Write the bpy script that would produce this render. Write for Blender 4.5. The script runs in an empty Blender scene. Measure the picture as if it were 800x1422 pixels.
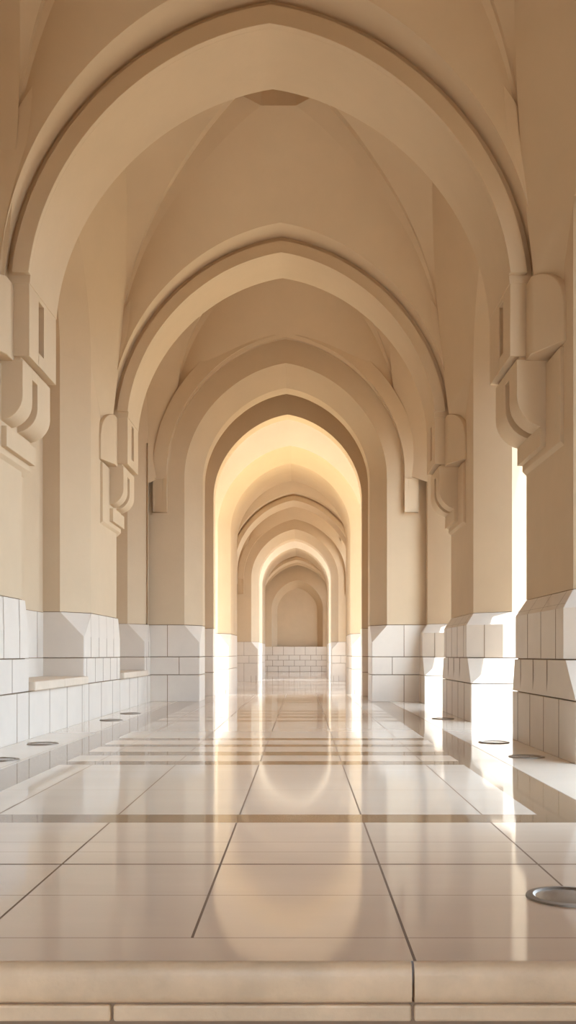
import bpy, bmesh, math
from mathutils import Vector

# ------------------------------------------------------------------ basics
# All lengths below are in eye heights above the arcade floor (1 unit = 0.8 m);
# x is measured from the camera, y runs down the arcade, z from the floor.
U = 0.8
XC = -0.34                      # centre line of the arcade
C = bpy.context.scene.collection
SC = bpy.context.scene


def link(o):
    C.objects.link(o)
    return o


def mat(name, col, rough=0.8, var=0.05, scale=3.0, bump=0.0, spec=0.3, metallic=0.0, streak=False):
    m = bpy.data.materials.new(name)
    m.use_nodes = True
    nt = m.node_tree
    b = nt.nodes['Principled BSDF']
    b.inputs['Roughness'].default_value = rough
    b.inputs['Specular IOR Level'].default_value = spec
    b.inputs['Metallic'].default_value = metallic
    tc = nt.nodes.new('ShaderNodeTexCoord')
    mp = nt.nodes.new('ShaderNodeMapping')
    nt.links.new(tc.outputs['Object'], mp.inputs['Vector'])
    if streak:
        mp.inputs['Scale'].default_value = (0.35, 1.6, 1.0)
    no = nt.nodes.new('ShaderNodeTexNoise')
    no.inputs['Scale'].default_value = scale
    no.inputs['Detail'].default_value = 6
    no.inputs['Roughness'].default_value = 0.6
    nt.links.new(mp.outputs['Vector'], no.inputs['Vector'])
    rp = nt.nodes.new('ShaderNodeValToRGB')
    rp.color_ramp.elements[0].position = 0.3
    rp.color_ramp.elements[1].position = 0.7
    lo = tuple(c * (1 - var) for c in col) + (1,)
    hi = tuple(min(1, c * (1 + var)) for c in col) + (1,)
    rp.color_ramp.elements[0].color = lo
    rp.color_ramp.elements[1].color = hi
    nt.links.new(no.outputs['Fac'], rp.inputs['Fac'])
    nt.links.new(rp.outputs['Color'], b.inputs['Base Color'])
    if bump:
        n2 = nt.nodes.new('ShaderNodeTexNoise')
        n2.inputs['Scale'].default_value = scale * 9
        n2.inputs['Detail'].default_value = 4
        nt.links.new(tc.outputs['Object'], n2.inputs['Vector'])
        bp = nt.nodes.new('ShaderNodeBump')
        bp.inputs['Strength'].default_value = bump
        bp.inputs['Distance'].default_value = 0.01
        nt.links.new(n2.outputs['Fac'], bp.inputs['Height'])
        nt.links.new(bp.outputs['Normal'], b.inputs['Normal'])
    return m


PLASTER = mat('cream_render', (0.58, 0.444, 0.298), 0.85, 0.035, 1.6, 0.12, 0.2)
STONE = mat('pale_limestone', (0.665, 0.585, 0.495), 0.55, 0.04, 2.2, 0.06, 0.35)
SLAB = mat('bench_stone', (0.66, 0.545, 0.42), 0.5, 0.06, 4.0, 0.06, 0.35)
MORTAR = mat('brown_joint', (0.28, 0.195, 0.13), 0.9, 0.1, 6.0)
FLOORJOINT = mat('dark_floor_joint', (0.22, 0.15, 0.10), 0.9, 0.1, 6.0)
TILE = mat('polished_cream_marble', (0.76, 0.63, 0.50), 0.06, 0.05, 1.4, 0, 0.36, streak=True)
TILE2 = mat('polished_pale_marble', (0.70, 0.605, 0.50), 0.06, 0.03, 1.4, 0, 0.36, streak=True)
INLAY = mat('polished_tan_marble', (0.27, 0.18, 0.11), 0.06, 0.06, 2.0, 0, 0.3, streak=True)
NOSE = mat('honed_step_marble', (0.74, 0.57, 0.38), 0.4, 0.14, 4.5, 0.25, 0.4)
STEEL = mat('dull_steel', (0.24, 0.20, 0.16), 0.45, 0.05, 8.0, 0, 0.5, 0.8)
LENS = mat('frosted_lens', (0.22, 0.18, 0.15), 0.2, 0.05, 8.0, 0, 0.6)
COURT = mat('court_bounce_paving', (0.72, 0.58, 0.36), 0.6, 0.05, 1.0)  # warm pale tone, put in for yellow bounce light
TERRACE = mat('terrace_paving', (0.6, 0.44, 0.28), 0.8, 0.05, 1.0)  # tone set to bounce light onto the step
GROUND = mat('low_bounce_paving', (0.14, 0.095, 0.055), 0.8, 0.05, 1.0)  # kept dark so little light bounces up to the vaults


def obj(name, verts, faces, mats, parent=None, bevel=0.0, smooth=35, midx=None, merge=True):
    """one mesh object from points in eye-height units"""
    off = Vector(parent.location) if parent is not None else Vector((0, 0, 0))
    if parent is not None:
        p = parent.parent
        while p is not None:
            off += Vector(p.location)
            p = p.parent
    me = bpy.data.meshes.new(name)
    me.from_pydata([(v[0] * U - off.x, v[1] * U - off.y, v[2] * U - off.z) for v in verts], [], faces)
    ml = mats if isinstance(mats, (list, tuple)) else [mats]
    for m in ml:
        me.materials.append(m)
    if midx:
        for p, i in zip(me.polygons, midx):
            p.material_index = i
    bm = bmesh.new()
    bm.from_mesh(me)
    if merge:
        bmesh.ops.remove_doubles(bm, verts=bm.verts, dist=0.0004)
    bmesh.ops.recalc_face_normals(bm, faces=bm.faces)
    bm.to_mesh(me)
    bm.free()
    if smooth:
        me.shade_smooth()
        me.set_sharp_from_angle(angle=math.radians(smooth))
    o = bpy.data.objects.new(name, me)
    link(o)
    if parent is not None:
        o.parent = parent
    if bevel:
        b = o.modifiers.new('edge', 'BEVEL')
        b.width = bevel * U
        b.segments = 2
        b.limit_method = 'ANGLE'
        b.angle_limit = math.radians(30)
    return o


def thing(name, label, cat, at, group=None):
    o = bpy.data.objects.new(name, None)
    o.empty_display_size = 0.1
    o.location = (at[0] * U, at[1] * U, at[2] * U)
    o['label'] = label
    o['category'] = cat
    if group:
        o['group'] = group
    return link(o)


def tag(o, label, cat, group=None):
    o['label'] = label
    o['category'] = cat
    if group:
        o['group'] = group
    return o


def struct(o):
    o['kind'] = 'structure'
    return o


class MB:
    def __init__(self):
        self.v, self.f, self.mi = [], [], []

    def add(self, vs, fs, mi=0):
        n = len(self.v)
        self.v += [tuple(p) for p in vs]
        self.f += [tuple(i + n for i in f) for f in fs]
        self.mi += [mi] * len(fs)

    def box(self, x0, x1, y0, y1, z0, z1, mi=0):
        vs = [(x, y, z) for z in (z0, z1) for y in (y0, y1) for x in (x0, x1)]
        self.add(vs, [(0, 1, 3, 2), (4, 5, 7, 6), (0, 1, 5, 4), (2, 3, 7, 6), (0, 2, 6, 4), (1, 3, 7, 5)], mi)

    def frust(self, p0, z0, p1, z1, mi=0):
        n = len(p0)
        vs = [(x, y, z0) for x, y in p0] + [(x, y, z1) for x, y in p1]
        fs = [tuple(range(n)), tuple(range(n, 2 * n))]
        fs += [(i, (i + 1) % n, n + (i + 1) % n, n + i) for i in range(n)]
        self.add(vs, fs, mi)

    def prism_y(self, prof, y0, y1, mi=0):
        n = len(prof)
        vs = [(x, y0, z) for x, z in prof] + [(x, y1, z) for x, z in prof]
        fs = [tuple(range(n)), tuple(range(n, 2 * n))]
        fs += [(i, (i + 1) % n, n + (i + 1) % n, n + i) for i in range(n)]
        self.add(vs, fs, mi)

    def loft(self, lines, mi=0, close=False):
        n = len(lines[0])
        vs = [p for l in lines for p in l]
        fs = []
        m = len(lines)
        for j in range(m if close else m - 1):
            k = (j + 1) % m
            for i in range(n - 1):
                fs.append((j * n + i, j * n + i + 1, k * n + i + 1, k * n + i))
        self.add(vs, fs, mi)

    def cap(self, pts, mi=0):
        self.add(pts, [tuple(range(len(pts)))], mi)

    def build(self, name, mats, parent=None, bevel=0.0, smooth=35, merge=True):
        return obj(name, self.v, self.f, mats, parent, bevel, smooth, self.mi if len(set(self.mi)) > 1 else None, merge)


Z0 = 4.77       # springing height of the great arches
KB = 0.133


def arch_z(x, a, z0=Z0, k=KB):
    x = min(abs(x), a)
    return z0 + math.sqrt(max(0, a * a - x * x)) + k * a * (1 - x / a) ** 1.15


def arch_pts(a, z_bot, z0=Z0, k=KB, n=28, c=0.0):
    """(offset, z) from one foot over the point to the other foot"""
    t0 = math.asin(min(0.9, max(0, (z_bot - z0) / a)))
    half = [(-a, z_bot)] if t0 == 0 else []
    for i in range(n + 1):
        t = t0 + (math.pi / 2 - t0) * i / n
        x = -a * math.cos(t)
        half.append((x, arch_z(x, a, z0, k)))
    full = half + [(-x, z) for x, z in reversed(half[:-1])]
    return [(x + c, z) for x, z in full]


def frame_pts(pts, l, r, zt, zb):
    """points on the upright rectangle's outline paired with an arch curve"""
    out = []
    n = len(pts)
    mid = n // 2
    for i, (x, z) in enumerate(pts):
        f = i / (n - 1)
        if i == 0:
            out.append((l, zb))
        elif i == n - 1:
            out.append((r, zb))
        elif f < 0.3:
            out.append((l, zb + (zt - zb) * f / 0.3))
        elif f > 0.7:
            out.append((r, zb + (zt - zb) * (1 - f) / 0.3))
        else:
            out.append((l + (r - l) * (f - 0.3) / 0.4, zt))
    return out


# ------------------------------------------------------------------ piers
TOP = 5.45         # springing of the side arches
ROOF = 9.5


def plan(sg, xf, yn, yf, cx, cy, xb, fx=0.01, fy=0.01):
    p = [(xf, yn + cy), (xf, yf - fy), (xf + fx, yf), (xb, yf), (xb, yn), (xf + cx, yn)]
    return [(XC + sg * x, y) for x, y in p]


def joint_x(mb, sg, xoff, y, z0, z1, mi=1, w=0.0045):
    """upright joint on a face that looks across the arcade"""
    x = XC + sg * xoff
    mb.box(x - 0.004, x + 0.004, y - w, y + w, z0, z1, mi)


def joint_y(mb, x, y, z0, z1, mi=1, w=0.007):
    mb.box(x - w, x + w, y - 0.004, y + 0.004, z0, z1, mi)


def pier(sg, yn, yf, label, xb, group):
    left = sg < 0
    t = thing('stone_pier', label, 'pier', (XC + sg * 3.1, (yn + yf) / 2, 0), group)
    pl, sh = MB(), MB()
    e = 0.012
    if left:
        xs, xp, cx, cy = 2.90, 2.88, 0.345, 0.55
        sq = plan(sg, xp, yn - 0.02, yf, e, e, xb)
        sq2 = plan(sg, xp - .0, yn - 0.02, yf, e, e, xb)
        top = plan(sg, xp + 0.01, yn - 0.01, yf - 0.12, cx, cy, xb)
        core = plan(sg, xp + 0.03, yn + 0.02, yf - 0.05, 0.06, 0.06, xb)
        pl.frust(sq, 0, sq, 0.556)
        pl.frust(sq, 0.57, sq2, 0.945)
        pl.frust(sq2, 0.957, sq2, 1.27)
        pl.frust(sq2, 1.27, top, 1.63)
        pl.frust(core, 0.0, core, 1.28, 1)
        tc = plan(sg, xp + 0.04, yn + 0.02, yf - 0.15, cx, cy, xb)
        pl.frust(tc, 1.25, tc, 1.645, 1)
        for k in range(8):
            y = yn + 0.45 + 0.62 * k
            if y < yf - 0.2:
                joint_x(pl, sg, xp, y, 0.957, 1.27)
                pl.add([(XC + sg * (xp - 0.004), y - .006, 1.27), (XC + sg * (xp - 0.004), y + .006, 1.27),
                        (XC + sg * (xp + 0.006), y + .006, 1.63), (XC + sg * (xp + 0.006), y - .006, 1.63)], [(0, 1, 2, 3)], 1)
            if yn + 0.1 < y - 0.3 < yf - 0.2:
                joint_x(pl, sg, xp, y - 0.3, 0.57, 0.945)
        for k in range(4):
            y = yn + 0.3 + 0.95 * k
            if y < yf - 0.2:
                joint_x(pl, sg, xp, y, 0, 0.556)
        shp = plan(sg, xs, yn, yf - 0.12, cx, cy, xb, 0.07, 0.12)
    else:
        xs, xp, cx, cy = 2.98, 2.84, 0.48, 0.55
        sq = plan(sg, xp, yn - 0.06, yf + 0.06, e, e, xb)
        c2 = plan(sg, xp + 0.02, yn - 0.04, yf + 0.04, 0.42, 0.42, xb)
        c3 = plan(sg, xp + 0.02, yn - 0.04, yf + 0.03, 0.46, 0.5, xb, 0.05, 0.05)
        w = plan(sg, xs, yn, yf, cx, cy, xb, 0.06, 0.06)
        core = plan(sg, xp + 0.05, yn, yf - 0.0, 0.5, 0.5, xb)
        pl.frust(sq, 0, sq, 0.565)
        pl.frust(sq, 0.578, c2, 0.945)
        pl.frust(c3, 0.958, c3, 1.45)
        pl.frust(c3, 1.45, w, 1.635)
        pl.frust(core, 0, core, 1.5, 1)
        for k in range(6):
            y = yn + 0.75 + 0.62 * k
            if y < yf - 0.2:
                joint_x(pl, sg, xp + 0.02, y, 0.958, 1.45)
                pl.add([(XC + sg * (xp + 0.016), y - .006, 1.45), (XC + sg * (xp + 0.016), y + .006, 1.45),
                        (XC + sg * (xs - 0.004), y + .006, 1.635), (XC + sg * (xs - 0.004), y - .006, 1.635)], [(0, 1, 2, 3)], 1)
            y -= 0.32
            if yn + 0.5 < y < yf - 0.2:
                joint_x(pl, sg, xp + 0.006, y, 0.578, 0.945)
            y += 0.12
            if yn + 0.2 < y < yf - 0.2:
                joint_x(pl, sg, xp, y, 0, 0.565)
        # joint down the middle of the splayed corner
        a, b = Vector((XC + xp + .02, yn - .04 + .5, 0)), Vector((XC + xp + .48, yn - .04, 0))
        m = (a + b) / 2
        d = (b - a).normalized() * 0.007
        nrm = Vector((-d.y, d.x, 0)).normalized() * -0.004
        if nrm.y > 0:
            nrm = -nrm
        q = [m - d + nrm, m + d + nrm]
        pl.add([(q[0].x, q[0].y, .958), (q[1].x, q[1].y, .958), (q[1].x, q[1].y, 1.45), (q[0].x, q[0].y, 1.45)], [(0, 1, 2, 3)], 1)
        shp = w
    sh.frust(shp, 1.64, shp, TOP)
    pl.build('plinth', [STONE, MORTAR], t, 0.006, 0)
    sh.build('shaft', PLASTER, t, 0, 0)
    return t


XBL, XBR = 3.5, 3.8


# ------------------------------------------------------------------ side arches (along the walls)
def side_arch_mesh(mb, sg, ya, yb, ea, eb, zb=TOP, outer=True):
    left = sg < 0
    xs = 2.90 if left else 2.98
    cx = 0.345 if left else 0.48
    xb = XBL if left else XBR
    z0 = zb + 0.0
    c1, a1 = (ya + yb + 0.55) / 2, (yb + 0.55 - ya) / 2
    c2, a2 = (ya + yb) / 2, (yb - ya) / 2
    p1 = arch_pts(a1, zb, z0, 0.14, 20, c1)
    p2 = arch_pts(a2, zb, z0, 0.14, 20, c2)
    fr = frame_pts(p1, ea, eb, ROOF, zb)
    L = lambda pts, x: [(XC + sg * x, y, z) for y, z in pts]
    mb.loft([L(fr, xs), L(p1, xs), L(p2, xs + cx), L(p2, xb), L(fr, xb)], close=True)
    mb.cap([L(fr, xs)[0], L(p1, xs)[0], L(p2, xs + cx)[0], L(p2, xb)[0], L(fr, xb)[0]])
    mb.cap([L(fr, xs)[-1], L(p1, xs)[-1], L(p2, xs + cx)[-1], L(p2, xb)[-1], L(fr, xb)[-1]])
    if not left and outer:
        # lower outer arch, unseen, added to cut high sky light in the opening
        zl = 4.3
        p3 = arch_pts(a2 + 0.02, zl, zl, 0.14, 20, c2)
        f3 = frame_pts(p3, ya - 0.3, yb + 0.3, ROOF, zl)
        mb.loft([L(f3, xb - 0.02), L(p3, xb - 0.02), L(p3, xb - 0.3), L(f3, xb - 0.3)], close=True)
        mb.cap([L(f3, xb - 0.02)[0], L(p3, xb - 0.02)[0], L(p3, xb - 0.3)[0], L(f3, xb - 0.3)[0]])
        mb.cap([L(f3, xb - 0.02)[-1], L(p3, xb - 0.02)[-1], L(p3, xb - 0.3)[-1], L(f3, xb - 0.3)[-1]])
    return p1


# ------------------------------------------------------------------ great arches
A0 = 2.56


def quarter(cx, cz, r, a0, a1, n=8):
    return [(cx + r * math.cos(a0 + (a1 - a0) * i / n), cz + r * math.sin(a0 + (a1 - a0) * i / n)) for i in range(n + 1)]


def springer(m, sg, xw, ya, yb, xi, yc, z0, z1, z2, n=10):
    """corner block with a half-pointed top that carries the foot of a vault"""
    b, t_, k = [], [], []
    xo = xw - 0.04
    pts = [(xw, ya, z1)]
    for i in range(n + 1):
        f = i / n
        pts.append((xo + (xi - xo) * f, ya + (yb - ya) * f, z1 + (z2 - z1) * math.sqrt(1 - (1 - f) ** 2)))
    pts.append((xi, yc, z2))
    for x, y, z in pts:
        b.append((XC + sg * x, y, z0))
        t_.append((XC + sg * x, y, z))
        k.append((XC + sg * xw, y, z))
    m.loft([k, t_, b, [(p[0], p[1], z0) for p in k]])


def great_arch(yf, yb, label, group, front_order=0.5, back_order=0.4, detail=True):
    t = thing('pointed_arch', label, 'arch', (XC, (yf + yb) / 2, 4.1), group)
    mb = MB()
    zb = 4.95
    prof = [(0.55, yb + back_order), (0.25, yb + back_order), (0.25, yb), (0.0, yb), (0.0, yf + 0.08),
            (0.25, yf + 0.08), (0.25, yf - front_order), (0.55, yf - front_order)]
    lines = []
    apex = arch_z(0, A0 + 0.25, Z0)
    for r, y in prof:
        ln = []
        for x, zz in arch_pts(A0 + r, zb, Z0):
            h = min(1, max(0, (zz - zb) / (apex - zb)))
            yy = y
            if y < yf - 0.01:
                yy = yf - (0.15 + (front_order - 0.15) * h)
            elif y > yb + 0.01:
                yy = yb + 0.12 + (back_order - 0.12) * h
            ln.append((XC + x, yy, zz))
        lines.append(ln)
    mb.loft(lines, close=True)
    mb.cap([l[0] for l in lines])
    mb.cap([l[-1] for l in lines])
    mb.build('arch_ring', PLASTER, t, 0.006)
    # raised face ring, stopping above the brackets
    i_, o_ = arch_pts(A0, 5.04), arch_pts(A0 + 0.18, 5.04)
    zl_ = max(i_[0][1], o_[0][1])
    i_[0], i_[-1], o_[0], o_[-1] = (i_[0][0], zl_), (i_[-1][0], zl_), (o_[0][0], zl_), (o_[-1][0], zl_)
    rm = MB()
    ls = [[(XC + x, y, z) for x, z in p] for p, y in ((i_, yf + .085), (i_, yf), (o_, yf), (o_, yf + .085))]
    rm.loft(ls, close=True)
    rm.cap([l[0] for l in ls])
    rm.cap([l[-1] for l in ls])
    rm.build('face_ring', PLASTER, t, 0.005)
    for sg in (-1, 1):
        xw = 2.91 if sg < 0 else 2.99
        X = lambda o: XC + sg * o
        bm_ = MB()
        y0, ys0, ys1, y1 = yf + 0.085, yf + 0.47, yf + 0.69, yb
        # upper block with an upright slot
        def blk(x, ya, yb2, z0, z1):
            bm_.box(min(X(x), X(xw)), max(X(x), X(xw)), ya, yb2, z0, z1)
        zt_ = 4.98
        blk(A0, y0, ys0, 4.18, zt_)
        blk(A0, ys1, y1, 4.18, zt_)
        blk(A0, ys0, ys1, 4.18, 4.33)
        blk(A0, ys0, ys1, 4.90, zt_)
        blk(A0 + 0.14, ys0, ys1, 4.33, 4.90)
        # lower block rolling back into the pier, with a curved slot
        def roll(x, r, cz, zt):
            return [(X(xw), zt), (X(x), zt)] + [(X(px), pz) for px, pz in quarter(x + r, cz, r, math.pi, 1.5 * math.pi)] + [(X(xw), cz - r)]
        xl = A0 + 0.07
        rr = xw - xl - 0.015
        bm_.prism_y(roll(xl, rr, 3.76, 4.145), y0, ys0)
        bm_.prism_y(roll(xl, rr, 3.76, 4.145), ys1, y1)
        bm_.prism_y(roll(xl + 0.11, rr - 0.1, 3.76, 4.03), ys0, ys1)
        bm_.box(min(X(xl), X(xw)), max(X(xl), X(xw)), ys0, ys1, 4.03, 4.145)
        blk(A0 + 0.1, y0 + 0.03, y1 - 0.02, 4.13, 4.19)
        br = bm_.build('bracket', PLASTER, t, 0.006)
        # thin backing plate carried on the pier face
        pm = MB()
        ya = yf - 0.5
        pm.prism_y([(X(xw + .02), 3.08), (X(xw - 0.05), 3.15), (X(xw - 0.05), 4.1), (X(xw + .02), 4.1)], ya, y1 - 0.02)
        pm.box(min(X(xw - .11), X(xw)), max(X(xw - .11), X(xw)), y0, y1 - .02, 3.22, 3.44)
        pm.build('backing_plate', PLASTER, br, 0.006)
        sm = MB()
        springer(sm, sg, xw, yf - 0.6, yf - 0.14, 2.73, yf + 0.12, 4.13, 4.5, 4.94)
        sm.build('springer', PLASTER, t, 0.008)
    return t


# ------------------------------------------------------------------ vaults
def vault(yn, yf, label, group, an=2.81, af=2.81, walls=(None, None), xw=(2.9, 2.98)):
    """yn / yf: planes of the arch orders it springs from; walls: side arch curves"""
    yc, hy = (yn + yf) / 2, (yf - yn) / 2
    t = thing('groin_vault', label, 'vault', (XC, yc, 4.9), group)
    mb = MB()
    o1, o2, zo = 0.255, 0.616, 9.10
    N = 26
    zf = 4.86

    def zc(tau):
        return zf + (zo - zf) * math.sqrt(max(0, 1 - tau * tau)) - 0.27 * math.sin(math.pi * tau) * (1 - tau ** 4)
    fo = 0.35
    taus = [math.sin(math.pi / 2 * i / N) for i in range(N + 1)]   # 0 crown .. 1 foot
    oc = min(1, hy / 1.9)
    ap = arch_z(0, 2.81, Z0) - zf

    def yplane(z, far):
        h = min(1, max(0, (z - zf) / ap))
        return hy + fo * (1 - h)

    def curves(a):
        foot = (a - 0.04, hy + fo)
        I = [(o1 + (foot[0] - o1) * q, o2 * oc + (foot[1] - o2 * oc) * q, zc(q)) for q in taus]
        O = [(o2 + (foot[0] - o2) * q, o1 * oc + (foot[1] - o1 * oc) * q, zc(q)) for q in taus]
        return foot, I, O

    def cell(rows):
        mb.loft(rows)

    for sy in (-1, 1):
        a = af if sy > 0 else an
        foot, I, O = curves(a)
        F = []
        for p in I:
            x = p[0] / foot[0] * a
            z = arch_z(x, a, Z0) if x < a - 1e-4 else Z0
            F.append((x, yplane(z, 1), z))
        F0 = (0, yplane(9, 1), arch_z(0, a, Z0))
        I0 = (0, o2 * oc, zo)
        rows = []
        for w in (0, 0.2, 0.4, 0.6, 0.8, 1):
            half = []
            for f, i_ in zip([F0] + F, [I0] + I):
                bul = 0.08 * 4 * w * (1 - w) * max(0, 1 - abs(f[0]) / a)
                half.append(tuple(f[k] * (1 - w) + i_[k] * w + (bul if k == 2 else 0) for k in range(3)))
            full = [(-p[0], p[1], p[2]) for p in reversed(half)] + half[1:]
            rows.append([(XC + p[0], yc + sy * p[1], p[2]) for p in full])
        cell(rows)
        for sx in (-1, 1):
            W = lambda p: (XC + sx * p[0], yc + sy * p[1], p[2])
            mid = [tuple((u + v) / 2 for u, v in zip(p, q)) for p, q in zip(I, O)]
            mid = [(p[0], p[1], p[2] + 0.20 * (1 - q) ** 0.7) for p, q in zip(mid, taus)]
            cell([[W(p) for p in I], [W(p) for p in mid]])
            cell([[W(p) for p in mid], [W(p) for p in O]])
    for sx in (-1, 1):
        Srow, Orow = [], []
        wl = walls[0] if sx < 0 else walls[1]
        xx = xw[0] if sx < 0 else xw[1]
        for sy in (-1, 1):
            foot, I, O = curves(af if sy > 0 else an)
            S = []
            for q in taus:
                z = zf + 3.75 * math.sqrt(max(0, 1 - q * q))
                S.append((foot[0] - 0.5 * (z - zf) / 3.75, foot[1] * q, z))
            P = lambda p: (XC + sx * p[0], yc + sy * p[1], p[2])
            s_ = [P(p) for p in S]
            o_ = [P(p) for p in O]
            if sy < 0:
                Srow += list(reversed(s_))
                Orow += list(reversed(o_))
            else:
                Srow += s_
                Orow += o_
            if wl:
                wy0, wy1 = wl
                c1, a1 = (wy0 + wy1 + 0.55) / 2, (wy1 + 0.55 - wy0) / 2
                WW = []
                for q in taus:
                    yy = c1 + sy * a1 * q
                    WW.append((XC + sx * xx, yy, arch_z(yy - c1, a1, TOP, 0.14)))
                SS = list(s_)
                yq = yc + sy * (hy + fo - 0.36)
                if sy * (yq - WW[-1][1]) < 0:
                    yq = WW[-1][1]
                WW += [(XC + sx * xx, yq, 4.9), (XC + sx * xx, yq, 4.62)]
                SS += [SS[-1], SS[-1]]
                cell([SS, WW])
            else:
                cell([s_, [(XC + sx * xx, p[1], p[2]) for p in s_]])
        # crown edge of the octagon lies between the two halves
        rows = []
        n = len(Srow)
        for w in (0, 0.2, 0.4, 0.6, 0.8, 1):
            r = []
            for k2 in range(n):
                p, q = Srow[k2], Orow[k2]
                bul = 0.08 * 4 * w * (1 - w) * max(0, 1 - abs(p[1] - yc) / (hy + fo))
                r.append((p[0] * (1 - w) + q[0] * w, p[1] * (1 - w) + q[1] * w, p[2] * (1 - w) + q[2] * w + bul))
            rows.append(r)
        cell(rows)
    # octagon at the crown
    oct_ = [(o2, o1 * oc), (o1, o2 * oc), (-o1, o2 * oc), (-o2, o1 * oc), (-o2, -o1 * oc), (-o1, -o2 * oc), (o1, -o2 * oc), (o2, -o1 * oc)]
    up = [(XC + x, yc + y, zo) for x, y in oct_]
    mb.build('vault_shell', PLASTER, t, 0, 60, merge=False)
    cm = MB()
    cm.loft([up + [up[0]], [(p[0], p[1], zo + 0.3) for p in up] + [(up[0][0], up[0][1], zo + 0.3)]])
    cm.cap([(p[0], p[1], zo + 0.3) for p in up])
    cm.build('crown_recess', PLASTER, t, 0, 20)
    return t


# ------------------------------------------------------------------ archways (cross walls)
def archway(y0, y1, label, af, ab, splay, l=-3.5, r=4.24, zfloor=0.0, springers=True, group=None, joints=True, order=None):
    t = thing('archway_wall', label, 'archway', (XC, (y0 + y1) / 2, zfloor), group)
    t['kind'] = 'thing'
    zp = 1.64
    mb = MB()
    pf, pb = arch_pts(af, zp), arch_pts(ab, zp)
    fr = frame_pts(pf, l, r, ROOF, zp)
    L = lambda pts, y: [(XC + x, y, z) for x, z in pts]
    lines = [L(fr, y0), L(pf, y0), L(pb, y0 + splay), L(pb, y1), L(fr, y1)]
    mb.loft(lines, close=True)
    mb.cap([q[0] for q in lines])
    mb.cap([q[-1] for q in lines])
    mb.build('wall_panel', PLASTER, t, 0.0, 12)
    e = 0.012
    for sg in (-1, 1):
        xo = -l if sg < 0 else r
        pl = MB()
        mir = lambda p: [(XC + sg * x, y) for x, y in p]
        sp = mir([(ab, y0 + splay), (ab, y1), (xo, y1), (xo, y0), (af, y0)])
        g = 0.03
        sq = mir([(ab - .0, y0 + e - g), (ab - .0, y1), (xo, y1), (xo, y0 - g), (ab + e, y0 - g)])
        core = mir([(ab + .03, y0 + .05), (ab + .03, y1 - .03), (xo, y1 - .03), (xo, y0 + .02), (ab + .06, y0 + .02)])
        pl.frust(sq, zfloor, sq, 0.562)
        pl.frust(sq, 0.578, sq, 0.945)
        pl.frust(sq, 0.96, sq, 1.26)
        spt = mir([(ab, y0 + splay - g), (ab, y1), (xo, y1), (xo, y0 - g), (af, y0 - g)])
        pl.frust(sq, 1.26, spt, 1.625)
        pl.frust(core, zfloor, core, 1.27, 1)
        spc = mir([(ab + .03, y0 + splay + .03), (ab + .03, y1 - .03), (xo, y1 - .03), (xo, y0 + .02), (af + .03, y0 + .02)])
        pl.frust(spc, 1.25, spc, 1.65, 1)
        if joints:
            yj = y0 - g
            for off, za, zb in ((0.69, zfloor, .562), (0.44, .578, .945), (0.69, .96, 1.625)):
                joint_y(pl, XC + sg * (ab + off), yj, za, zb)
                if zfloor < 0:
                    joint_y(pl, XC + sg * (ab + off - .35), yj, zfloor, zfloor + .3)
        pl.build('plinth', [STONE, MORTAR], t, 0.005, 0)
        if springers:
            sm = MB()
            springer(sm, sg, 2.82, y0 - 0.09, y0 - 0.15, (order or 2.52) + 0.0, y0 + 0.05, 4.02, 4.4, 4.74)
            sm.build('springer', PLASTER, t, 0.006)
    if order:
        om = MB()
        p = arch_pts(order, 4.7, Z0 + 0.1)
        p2 = arch_pts(order + 0.3, 4.7, Z0 + 0.1)
        zt = max(z for x, z in p)
        fr_y = [y0 - 0.12 - 0.26 * (z - 4.7) / (zt - 4.7) for x, z in p]
        Lt = lambda pts: [(XC + x, yy, z) for (x, z), yy in zip(pts, fr_y)]
        om.loft([L(p, y0 + .02), Lt(p), Lt(p2), L(p2, y0 + .02)], close=True)
        for e_ in (0, -1):
            om.cap([L(p, y0 + .02)[e_], Lt(p)[e_], Lt(p2)[e_], L(p2, y0 + .02)[e_]])
        om.build('outer_order', PLASTER, t, 0.006)
    return t


# =================================================================== BUILD
YF1, YB1 = 10.65, 11.9
YF2, YB2 = 16.72, 17.87
YA = 21.5

# ---- floor
xs_j = [-0.387 + 0.757 * k for k in range(-4, 5)]
jw = 0.005


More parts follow.
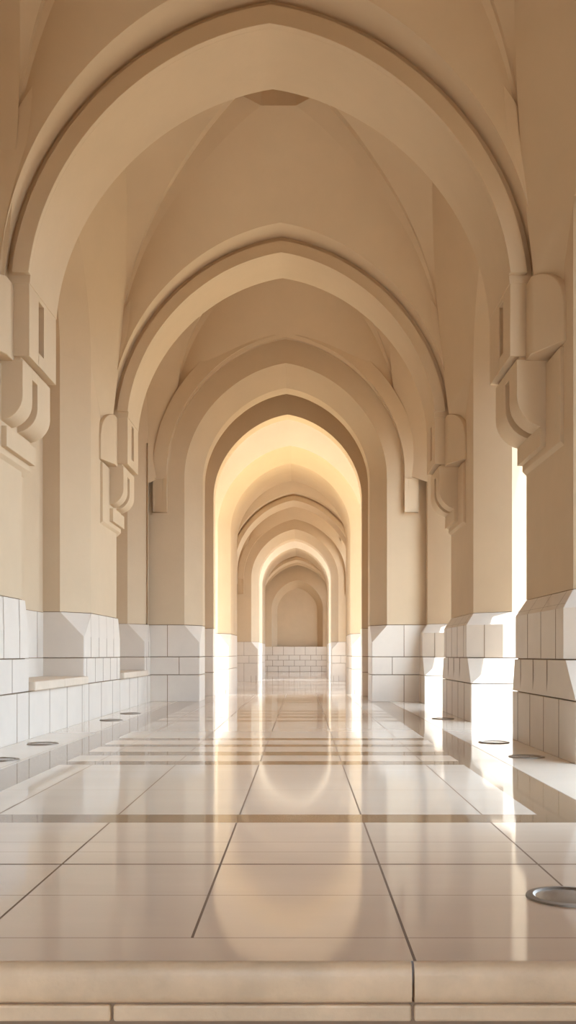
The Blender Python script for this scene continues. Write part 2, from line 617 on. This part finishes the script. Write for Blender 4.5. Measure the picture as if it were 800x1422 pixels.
def floor_mesh():
    xl, xr = -3.9, 4.6
    bands = [(6.0, 6.3)]
    for b0 in (9.15, 15.05, 20.95):
        bands += [(b0, b0 + .31), (b0 + .85, b0 + 1.22), (b0 + 1.79, b0 + 2.05), (b0 + 2.61, b0 + 2.92)]
    bands = [b for b in bands if b[0] < 23.0]
    bx = [(1.47, 1.88), (-2.62, -2.2)]
    panels = [(6.3, 9.15), (12.07, 15.05), (17.97, 20.95)]
    yj_full = [4.81]
    yj = [3.56, 4.19, 5.11, 5.38, 6.3, 7.45, 8.6, 13.3, 14.5, 19.2]
    ys = {3.29, 25.3}
    for a, b in bands:
        ys |= {a, b}
    for y in yj_full + yj:
        w = 0.011 if y in yj_full else jw * 0.55
        ys |= {y - w, y + w}
    xs = {xl, xr}
    for a, b in bx:
        xs |= {a, b}
    for x in xs_j:
        if xl < x < xr:
            xs |= {x - jw, x + jw}
    xs, ys = sorted(xs), sorted(ys)
    nx = len(xs)
    vs = [(x, y, 0) for y in ys for x in xs]
    fs, mi = [], []
    for j in range(len(ys) - 1):
        ym = (ys[j] + ys[j + 1]) / 2
        for i in range(nx - 1):
            xm = (xs[i] + xs[i + 1]) / 2
            inb = any(a < ym < b for a, b in bands)
            inx = any(a < xm < b for a, b in bx)
            pan = any(a < ym < b for a, b in panels) and -2.2 < xm < 1.47
            m = 0
            if pan or (not -2.62 < xm < 1.88):
                m = 1
            if (inb and (-2.2 < xm < 1.47 or ym < 7 or True and -2.62 < xm < 1.88)) or (inx and ym > 6.3):
                m = 2
            if any(abs(xm - x) < jw for x in xs_j) and ym > (3.56 if abs(xm - 0.37) > .01 else 0) and m != 2:
                m = 3
            if any(abs(ym - y) < 0.01 for y in yj_full):
                m = 3
            if any(abs(ym - y) < jw * .5 for y in yj) and m != 2 and -2.2 < xm < 1.47:
                m = 3
            fs.append((j * nx + i, j * nx + i + 1, (j + 1) * nx + i + 1, (j + 1) * nx + i))
            mi.append(m)
    me = bpy.data.meshes.new('floor')
    me.from_pydata([(v[0] * U, v[1] * U, 0) for v in vs], [], fs)
    for m in (TILE, TILE2, INLAY, FLOORJOINT):
        me.materials.append(m)
    for p, i in zip(me.polygons, mi):
        p.material_index = i
    o = link(bpy.data.objects.new('floor', me))
    return struct(o)


floor_mesh()

# marble landing edge and the slab under it
t = thing('stone_step', 'rounded cream marble step edge along the bottom of the arcade floor', 'step', (XC, 3.2, -0.2))
prof = [(3.29, 0.0), (3.275, -0.004), (3.262, -0.018), (3.257, -0.04), (3.257, -0.10), (3.262, -0.122), (3.275, -0.13), (3.5, -0.13), (3.5, 0.0)]
for x0, x1 in ((-3.9, 0.357), (0.365, 4.6)):
    m = MB()
    n = len(prof)
    vs = [(x0, y, z) for y, z in prof] + [(x1, y, z) for y, z in prof]
    m.add(vs, [tuple(range(n)), tuple(range(n, 2 * n))] + [(i, (i + 1) % n, n + (i + 1) % n, n + i) for i in range(n)])
    for v_i in range(len(m.v)):
        x, y, z = m.v[v_i]
        m.v[v_i] = (x, y, z - 0.0008)
    m.build('nosing_slab', NOSE, t, 0, 60)
m = MB()
for x0, x1 in ((-3.9, -0.62), (-0.612, 0.357), (0.365, 4.6)):
    m.box(x0, x1, 3.27, 3.5, -0.192, -0.138)
m.build('riser_slab', NOSE, t, 0.008, 0)
m = MB()
m.box(-3.9, 4.6, 3.285, 3.5, -0.6, -0.13)
m.build('riser_backing', MORTAR, t, 0, 0)
m = MB()
m.box(-3.9, 4.6, 2.2, 3.285, -0.45, -0.30)
m.build('lower_tread', NOSE, t, 0.01, 0)

# far floor, a shallow step lower
m = MB()
m.box(-9, 9, 25.3, 80, -0.5, -0.34)
xx = [-0.387 + 0.757 * k for k in range(-3, 4)]
for k in range(9):
    y = 31.5 + 5.9 * k
    if y < 79:
        m.box(-3.2, 2.6, y, y + .5, -0.341, -0.3392, 1)
        m.box(-3.2, 2.6, y + 1.6, y + 2.1, -0.341, -0.3392, 1)
struct(m.build('floor', [TILE, INLAY], None, 0, 0))
m = MB()
m.box(-3.9, 4.6, 24.9, 25.3, -0.34, -0.0008)
struct(m.build('floor', [TILE], None, 0, 0))

# unseen paving outside the arcade, tones set for bounced light
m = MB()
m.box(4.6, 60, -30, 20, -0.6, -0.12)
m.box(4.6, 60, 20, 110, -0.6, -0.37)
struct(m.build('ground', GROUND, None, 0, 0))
m = MB()
m.box(-60, 60, -60, 2.2, -0.9, -0.44)
struct(m.build('ground', TERRACE, None, 0, 0))
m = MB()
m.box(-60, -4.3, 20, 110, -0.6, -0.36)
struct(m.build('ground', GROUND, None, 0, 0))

# ---- piers
GP = 'stone piers along the arcade'
pier(-1, 9.2, 11.9, 'nearest stone pier on the left, cut off by the photo edge, before the first bench', XBL, GP)
pier(-1, 14.95, 17.87, 'left stone pier standing between the two wall benches', XBL, GP)
pier(-1, 20.75, 21.46, 'narrow left stone pier joining the first cross wall beyond the second bench', XBL, GP)
pier(1, 9.25, 11.9, 'nearest and largest shaded stone pier on the right side', XBR, GP)
pier(1, 14.95, 17.87, 'second stone pier on the right with a brightly sunlit plinth end', XBR, GP)
pier(1, 20.6, 21.46, 'slim right stone pier against the first cross wall, its plinth end sunlit', XBR, GP)

# ---- side arches
for sg, ya, yb, ea, eb, lab in (
        (-1, 11.9, 14.95, 10.5, 16.45, 'blind pointed side arch above the nearer bench recess on the left'),
        (-1, 17.87, 20.75, 16.45, 21.47, 'blind pointed side arch above the farther bench recess on the left'),
        (1, 11.9, 14.95, 10.5, 16.45, 'open pointed side arch between the two nearest right piers'),
        (1, 17.87, 20.6, 16.45, 21.47, 'open pointed side arch between the second right pier and the cross wall')):
    mb = MB()
    side_arch_mesh(mb, sg, ya, yb, ea, eb)
    o = mb.build('side_arch', PLASTER, None, 0, 14)
    tag(o, lab, 'arch', 'side arches along the arcade walls')

# ---- structure: walls round the near bay and behind
m = MB()
m.box(XC - 3.95, XC - 3.5, -14, 24.8, 0, ROOF)
struct(m.build('wall_left', PLASTER, None, 0, 0))
# stone facing of the recess backs
m = MB()
for y0, y1 in ((11.9, 14.95), (17.87, 20.75)):
    m.box(XC - 3.52, XC - 3.49, y0, y1, 0.68, 0.945)
    m.box(XC - 3.52, XC - 3.49, y0, y1, 0.957, 1.62)
    m.box(XC - 3.52, XC - 3.495, y0, y1, 0.9, 1.63, 1)
    joint_x(m, -1, 3.49, y1 - 0.35, .957, 1.62)
struct(m.build('baseboard_left', [STONE, MORTAR], None, 0, 0))
m = MB()
m.box(XC - 3.5, XC - 2.9, -14, 9.15, 0, ROOF)
struct(m.build('wall_left', PLASTER, None, 0, 0))
m = MB()
m.box(XC - 3.5, XC - 2.9, 9.15, 10.5, TOP, ROOF)
struct(m.build('wall_left', PLASTER, None, 0, 0))
m = MB()
m.box(XC + 2.98, XC + 3.8, -14, 5.9, -0.4, ROOF)  # unseen wall beside the viewer, added to keep light off the floor
side_arch_mesh(m, 1, 5.9, 9.2, 4.5, 10.5)
struct(m.build('wall_right', PLASTER, None, 0, 0))
m = MB()
m.box(XC - 3.95, XC + 4.24, -14, 24.88, ROOF, ROOF + 0.4)  # unseen roof slab, put in so no light leaks past the vaults
m.box(XC - 3.95, XC + 4.24, 27.5, 79.5, ROOF, ROOF + 0.4)  # unseen; reaches over part of the court to limit its sky light
struct(m.build('ceiling', PLASTER, None, 0, 0))
m = MB()
m.box(XC - 2.9, XC + 2.98, -14, 6.0, ROOF - 0.6, ROOF)
m.box(XC - 2.9, XC + 2.98, -3.4, -3.0, 4.6, ROOF - 0.6)  # unseen lintel, added to hold back light from the front
struct(m.build('ceiling', PLASTER, None, 0, 0))

# ---- great arches
GA = 'great pointed arches on brackets'
great_arch(YF1, YB1, 'nearest and largest pointed arch, spanning the whole passage on slotted brackets', GA)
great_arch(YF2, YB2, 'second pointed arch, resting on brackets of the piers beyond the nearest arch', GA)

# ---- vaults
GV = 'groined vault bays'
vault(6.4, YF1 - 0.5, 'vault bay overhead in front of the nearest arch, seen only at the top corners', GV, walls=(None, (5.9, 9.2)))
vault(YB1 + 0.4, YF2 - 0.5, 'groined vault bay with a recessed crown between the nearest and second arches', GV, walls=((11.9, 14.95), (11.9, 14.95)))
vault(YB2 + 0.4, YA - 0.36, 'groined vault bay between the second arch and the first cross wall', GV, af=2.55, walls=((17.87, 20.75), (17.87, 20.6)))

# ---- cross walls and the open court
archway(YA, 22.6, 'first cross wall with a splayed pointed opening and block plinths', 2.16, 1.83, 0.6, order=2.52)
archway(24.35, 24.87, 'thin golden cross wall just behind the first cross wall', 1.79, 1.79, 0.02, springers=False)
m = MB()
for sg in (-1, 1):
    xa, xb = sorted((XC + sg * 2.75, XC + sg * (3.5 if sg < 0 else 4.24)))
    m.box(xa, xb, 22.6, 24.35, 0, ROOF)
struct(m.build('wall_right', PLASTER, None, 0, 0))
m = MB()
m.box(XC - 3.95, XC - 3.5, 24.88, 30.0, 4.6, ROOF)  # unseen upper wall, added to keep side sky out of the court
struct(m.build('wall_left', PLASTER, None, 0, 0))
m = MB()
m.box(XC + 3.9, XC + 4.24, 24.88, 30.0, 4.6, ROOF)  # matching unseen sky screen, added on the right of the court
struct(m.build('wall_right', PLASTER, None, 0, 0))
archway(30.0, 33.9, 'brilliantly lit cross wall on the far side of the open court', 2.16, 1.83, 0.8, zfloor=-0.34, springers=False)

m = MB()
m.box(XC + 4.3, 60, 20, 36, -0.36, -0.335)  # unseen side paving, added to reflect warm light into the court
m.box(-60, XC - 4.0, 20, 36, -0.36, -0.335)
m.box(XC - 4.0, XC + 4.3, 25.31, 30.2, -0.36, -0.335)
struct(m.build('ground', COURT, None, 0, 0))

# ---- second arcade
GF = 'far arcade'
great_arch(36.6, 37.9, 'first bracketed arch inside the far arcade, just behind the bright cross wall', GA)
great_arch(43.6, 45.5, 'second bracketed arch inside the far arcade, just before its cross wall', GA)
vault(34.0, 36.1, 'vault bay directly behind the bright cross wall', GV)
vault(38.3, 43.1, 'long vault bay in the middle of the far arcade', GV)
vault(45.9, 49.6, 'vault bay in front of the far cross wall', GV, af=2.55)
archway(50.0, 51.9, 'far cross wall with a splayed pointed opening inside the second arcade', 2.16, 1.83, 0.8, zfloor=-0.34, order=2.52)
archway(55.1, 59.8, 'small pale deep archway seen through the far cross wall', 1.83, 1.83, 0.02, zfloor=-0.34, springers=False)
great_arch(64.5, 66.0, 'tiny arch in the last vaulted stretch before the end wall', GA)
great_arch(71.0, 73.0, 'tiniest arch, just in front of the blind end wall', GA)
vault(60.0, 64.0, 'first vault bay of the last stretch', GV)
vault(66.4, 70.5, 'middle vault bay of the last stretch before the end wall', GV)
vault(73.4, 78.3, 'last vault bay touching the end wall', GV)

# side walls of the far stretches, open arches on the right
for a, b, ops in ((33.9, 50.0, ((35.5, 38.3), (40.8, 43.6), (46.4, 49.2))), (59.8, 78.7, ((61.5, 64.5), (67.5, 70.5), (74, 77)))):
    m = MB()
    m.box(XC - 3.5, XC - 2.9, a, b, -0.34, ROOF)
    struct(m.build('wall_left', PLASTER, None, 0, 0))
    m = MB()
    prev = a
    for i, (o0, o1) in enumerate(ops):
        nxt = ops[i + 1][0] if i + 1 < len(ops) else b
        eb = b if i + 1 == len(ops) else (o1 + nxt) / 2
        side_arch_mesh(m, 1, o0, o1 - .0, prev if i == 0 else (ops[i - 1][1] + o0) / 2, eb, outer=False)
        ya = a if i == 0 else ops[i - 1][1]
        m.box(XC + 2.98, XC + 3.8, ya, o0, -0.34, TOP)
    m.box(XC + 2.98, XC + 3.8, ops[-1][1], b, -0.34, TOP)
    struct(m.build('wall_right', PLASTER, None, 0, 0))

# ---- end wall with its blind arch
m = MB()
ye = 78.7
zp = 1.63
pf, pb = arch_pts(2.0, zp, 4.55), arch_pts(1.58, zp, 4.45)
fr = frame_pts(pf, -3.5, 4.24, ROOF, zp)
L = lambda pts, y: [(XC + x, y, z) for x, z in pts]
m.loft([L(fr, ye), L(pf, ye), L(pb, ye + 0.9)])
cpt = (XC, ye + 0.9, 4.0)
pp = L(pb, ye + 0.9)
for i in range(len(pp) - 1):
    m.add([pp[i], pp[i + 1], cpt], [(0, 1, 2)])
m.add([pp[-1], pp[0], cpt], [(0, 1, 2)])
m.box(XC - 3.5, XC + 4.24, ye + 1.0, ye + 1.3, -.34, ROOF)
struct(m.build('wall_back', PLASTER, None, 0))
m = MB()
zz = [-0.34, 0.1, 0.56, 0.95, 1.63]
for i in range(4):
    m.box(XC - 3.5, XC + 4.24, ye - 0.03, ye + 1.0, zz[i] + .015, zz[i + 1] - .015)
    for k in range(9):
        joint_y(m, XC - 3.2 + 0.85 * k + (0.42 if i % 2 else 0), ye - .03, zz[i] + .015, zz[i + 1] - .015, 1, .015)
m.box(XC - 3.5, XC + 4.24, ye, ye + .95, -.34, 1.62, 1)
struct(m.build('baseboard_back', [STONE, MORTAR], None, 0, 0))

# ---- benches in the left recesses
for y0, y1, lab in ((11.93, 14.9, 'nearer pale stone bench slab set in the left wall recess'),
                    (17.9, 20.7, 'farther pale stone bench slab set in the left wall recess')):
    t = thing('stone_bench', lab, 'bench', (XC - 3.2, (y0 + y1) / 2, 0), 'stone benches in the left wall')
    m = MB()
    m.box(XC - 3.49, XC - 2.88, y0, y1, 0, 0.56)
    k = y0 + 0.95
    while k < y1 - 0.1:
        joint_x(m, -1, 2.88, k, 0, 0.56)
        k += 0.95
    m.build('bench_base', [STONE, MORTAR], t, 0.004, 0)
    m = MB()
    mid = (y0 + y1) / 2
    m.box(XC - 3.49, XC - 2.81, y0 + .0, mid - .004, 0.567, 0.68)
    m.box(XC - 3.49, XC - 2.81, mid + .004, y1, 0.567, 0.68)
    m.build('seat_slab', SLAB, t, 0.014, 0)


# ---- recessed floor lights
def uplight(x, y, label):
    t = thing('floor_uplight', label, 'floor light', (x, y, 0), 'round lights recessed in the floor')
    n = 40
    ring, lens = MB(), MB()
    ci = [(math.cos(2 * math.pi * i / n), math.sin(2 * math.pi * i / n)) for i in range(n + 1)]
    cir = lambda r, z: [(x + r * c, y + r * s, z) for c, s in ci]
    ring.loft([cir(0.175, 0.0005), cir(0.172, 0.008), cir(0.145, 0.011), cir(0.135, 0.004)])
    ring.build('rim', STEEL, t)
    lens.loft([cir(0.136, 0.004), cir(0.09, 0.0065), cir(0.04, 0.007)])
    lens.cap(cir(0.04, 0.007)[:-1])
    lens.build('lens', LENS, t)


uplight(1.10, 4.15, 'largest round floor light, cut by the right edge near the step')
uplight(-2.86, 9.58, 'round floor light at the left photo edge beside the nearest left pier')
uplight(-2.90, 11.29, 'round floor light below the near end of the nearer bench')
uplight(-2.90, 15.35, 'round floor light at the near foot of the left pier between the benches')
uplight(-2.90, 17.1, 'round floor light near the far corner of the left pier between benches')
uplight(2.2, 9.86, 'round floor light beside the nearest right pier')
uplight(2.19, 11.48, 'round floor light at the far corner of the nearest right pier')
uplight(2.2, 15.7, 'round floor light beside the second right pier')

# ------------------------------------------------------------------ light
sun = bpy.data.lights.new('sun', 'SUN')
sun.energy = 9.0
sun.color = (1.0, 0.96, 0.88)
sun.angle = math.radians(0.53)
so = link(bpy.data.objects.new('sun', sun))
el, az = math.radians(78.5), math.radians(40)       # azimuth from +x towards the viewer
d = Vector((math.cos(el) * math.cos(az), -math.cos(el) * math.sin(az), math.sin(el)))
so.rotation_euler = d.to_track_quat('Z', 'Y').to_euler()

w = bpy.data.worlds.new('sky')
SC.world = w
w.use_nodes = True
bg = w.node_tree.nodes['Background']
bg.inputs['Color'].default_value = (0.69, 0.865, 1.06, 1)
bg.inputs['Strength'].default_value = 5.8

# ------------------------------------------------------------------ camera
cam = bpy.data.cameras.new('camera')
cam.sensor_fit = 'HORIZONTAL'
cam.sensor_width = 36
cam.lens = 36 * 1400 / 800
cam.shift_x = -19 / 800
cam.shift_y = 198 / 800
cam.clip_start = 0.05
cam.clip_end = 500
co = link(bpy.data.objects.new('camera', cam))
co.location = (0, 0, U)
co.rotation_euler = (math.radians(90), 0, 0)
SC.camera = co

SC.view_settings.view_transform = 'Standard'
SC.view_settings.look = 'None'
SC.view_settings.gamma = 1
SC.view_settings.use_curve_mapping = False
SC.view_settings.exposure = 0.5
SC.cycles.max_bounces = 14
SC.cycles.diffuse_bounces = 10
SC.cycles.glossy_bounces = 4
SC.cycles.use_denoising = True
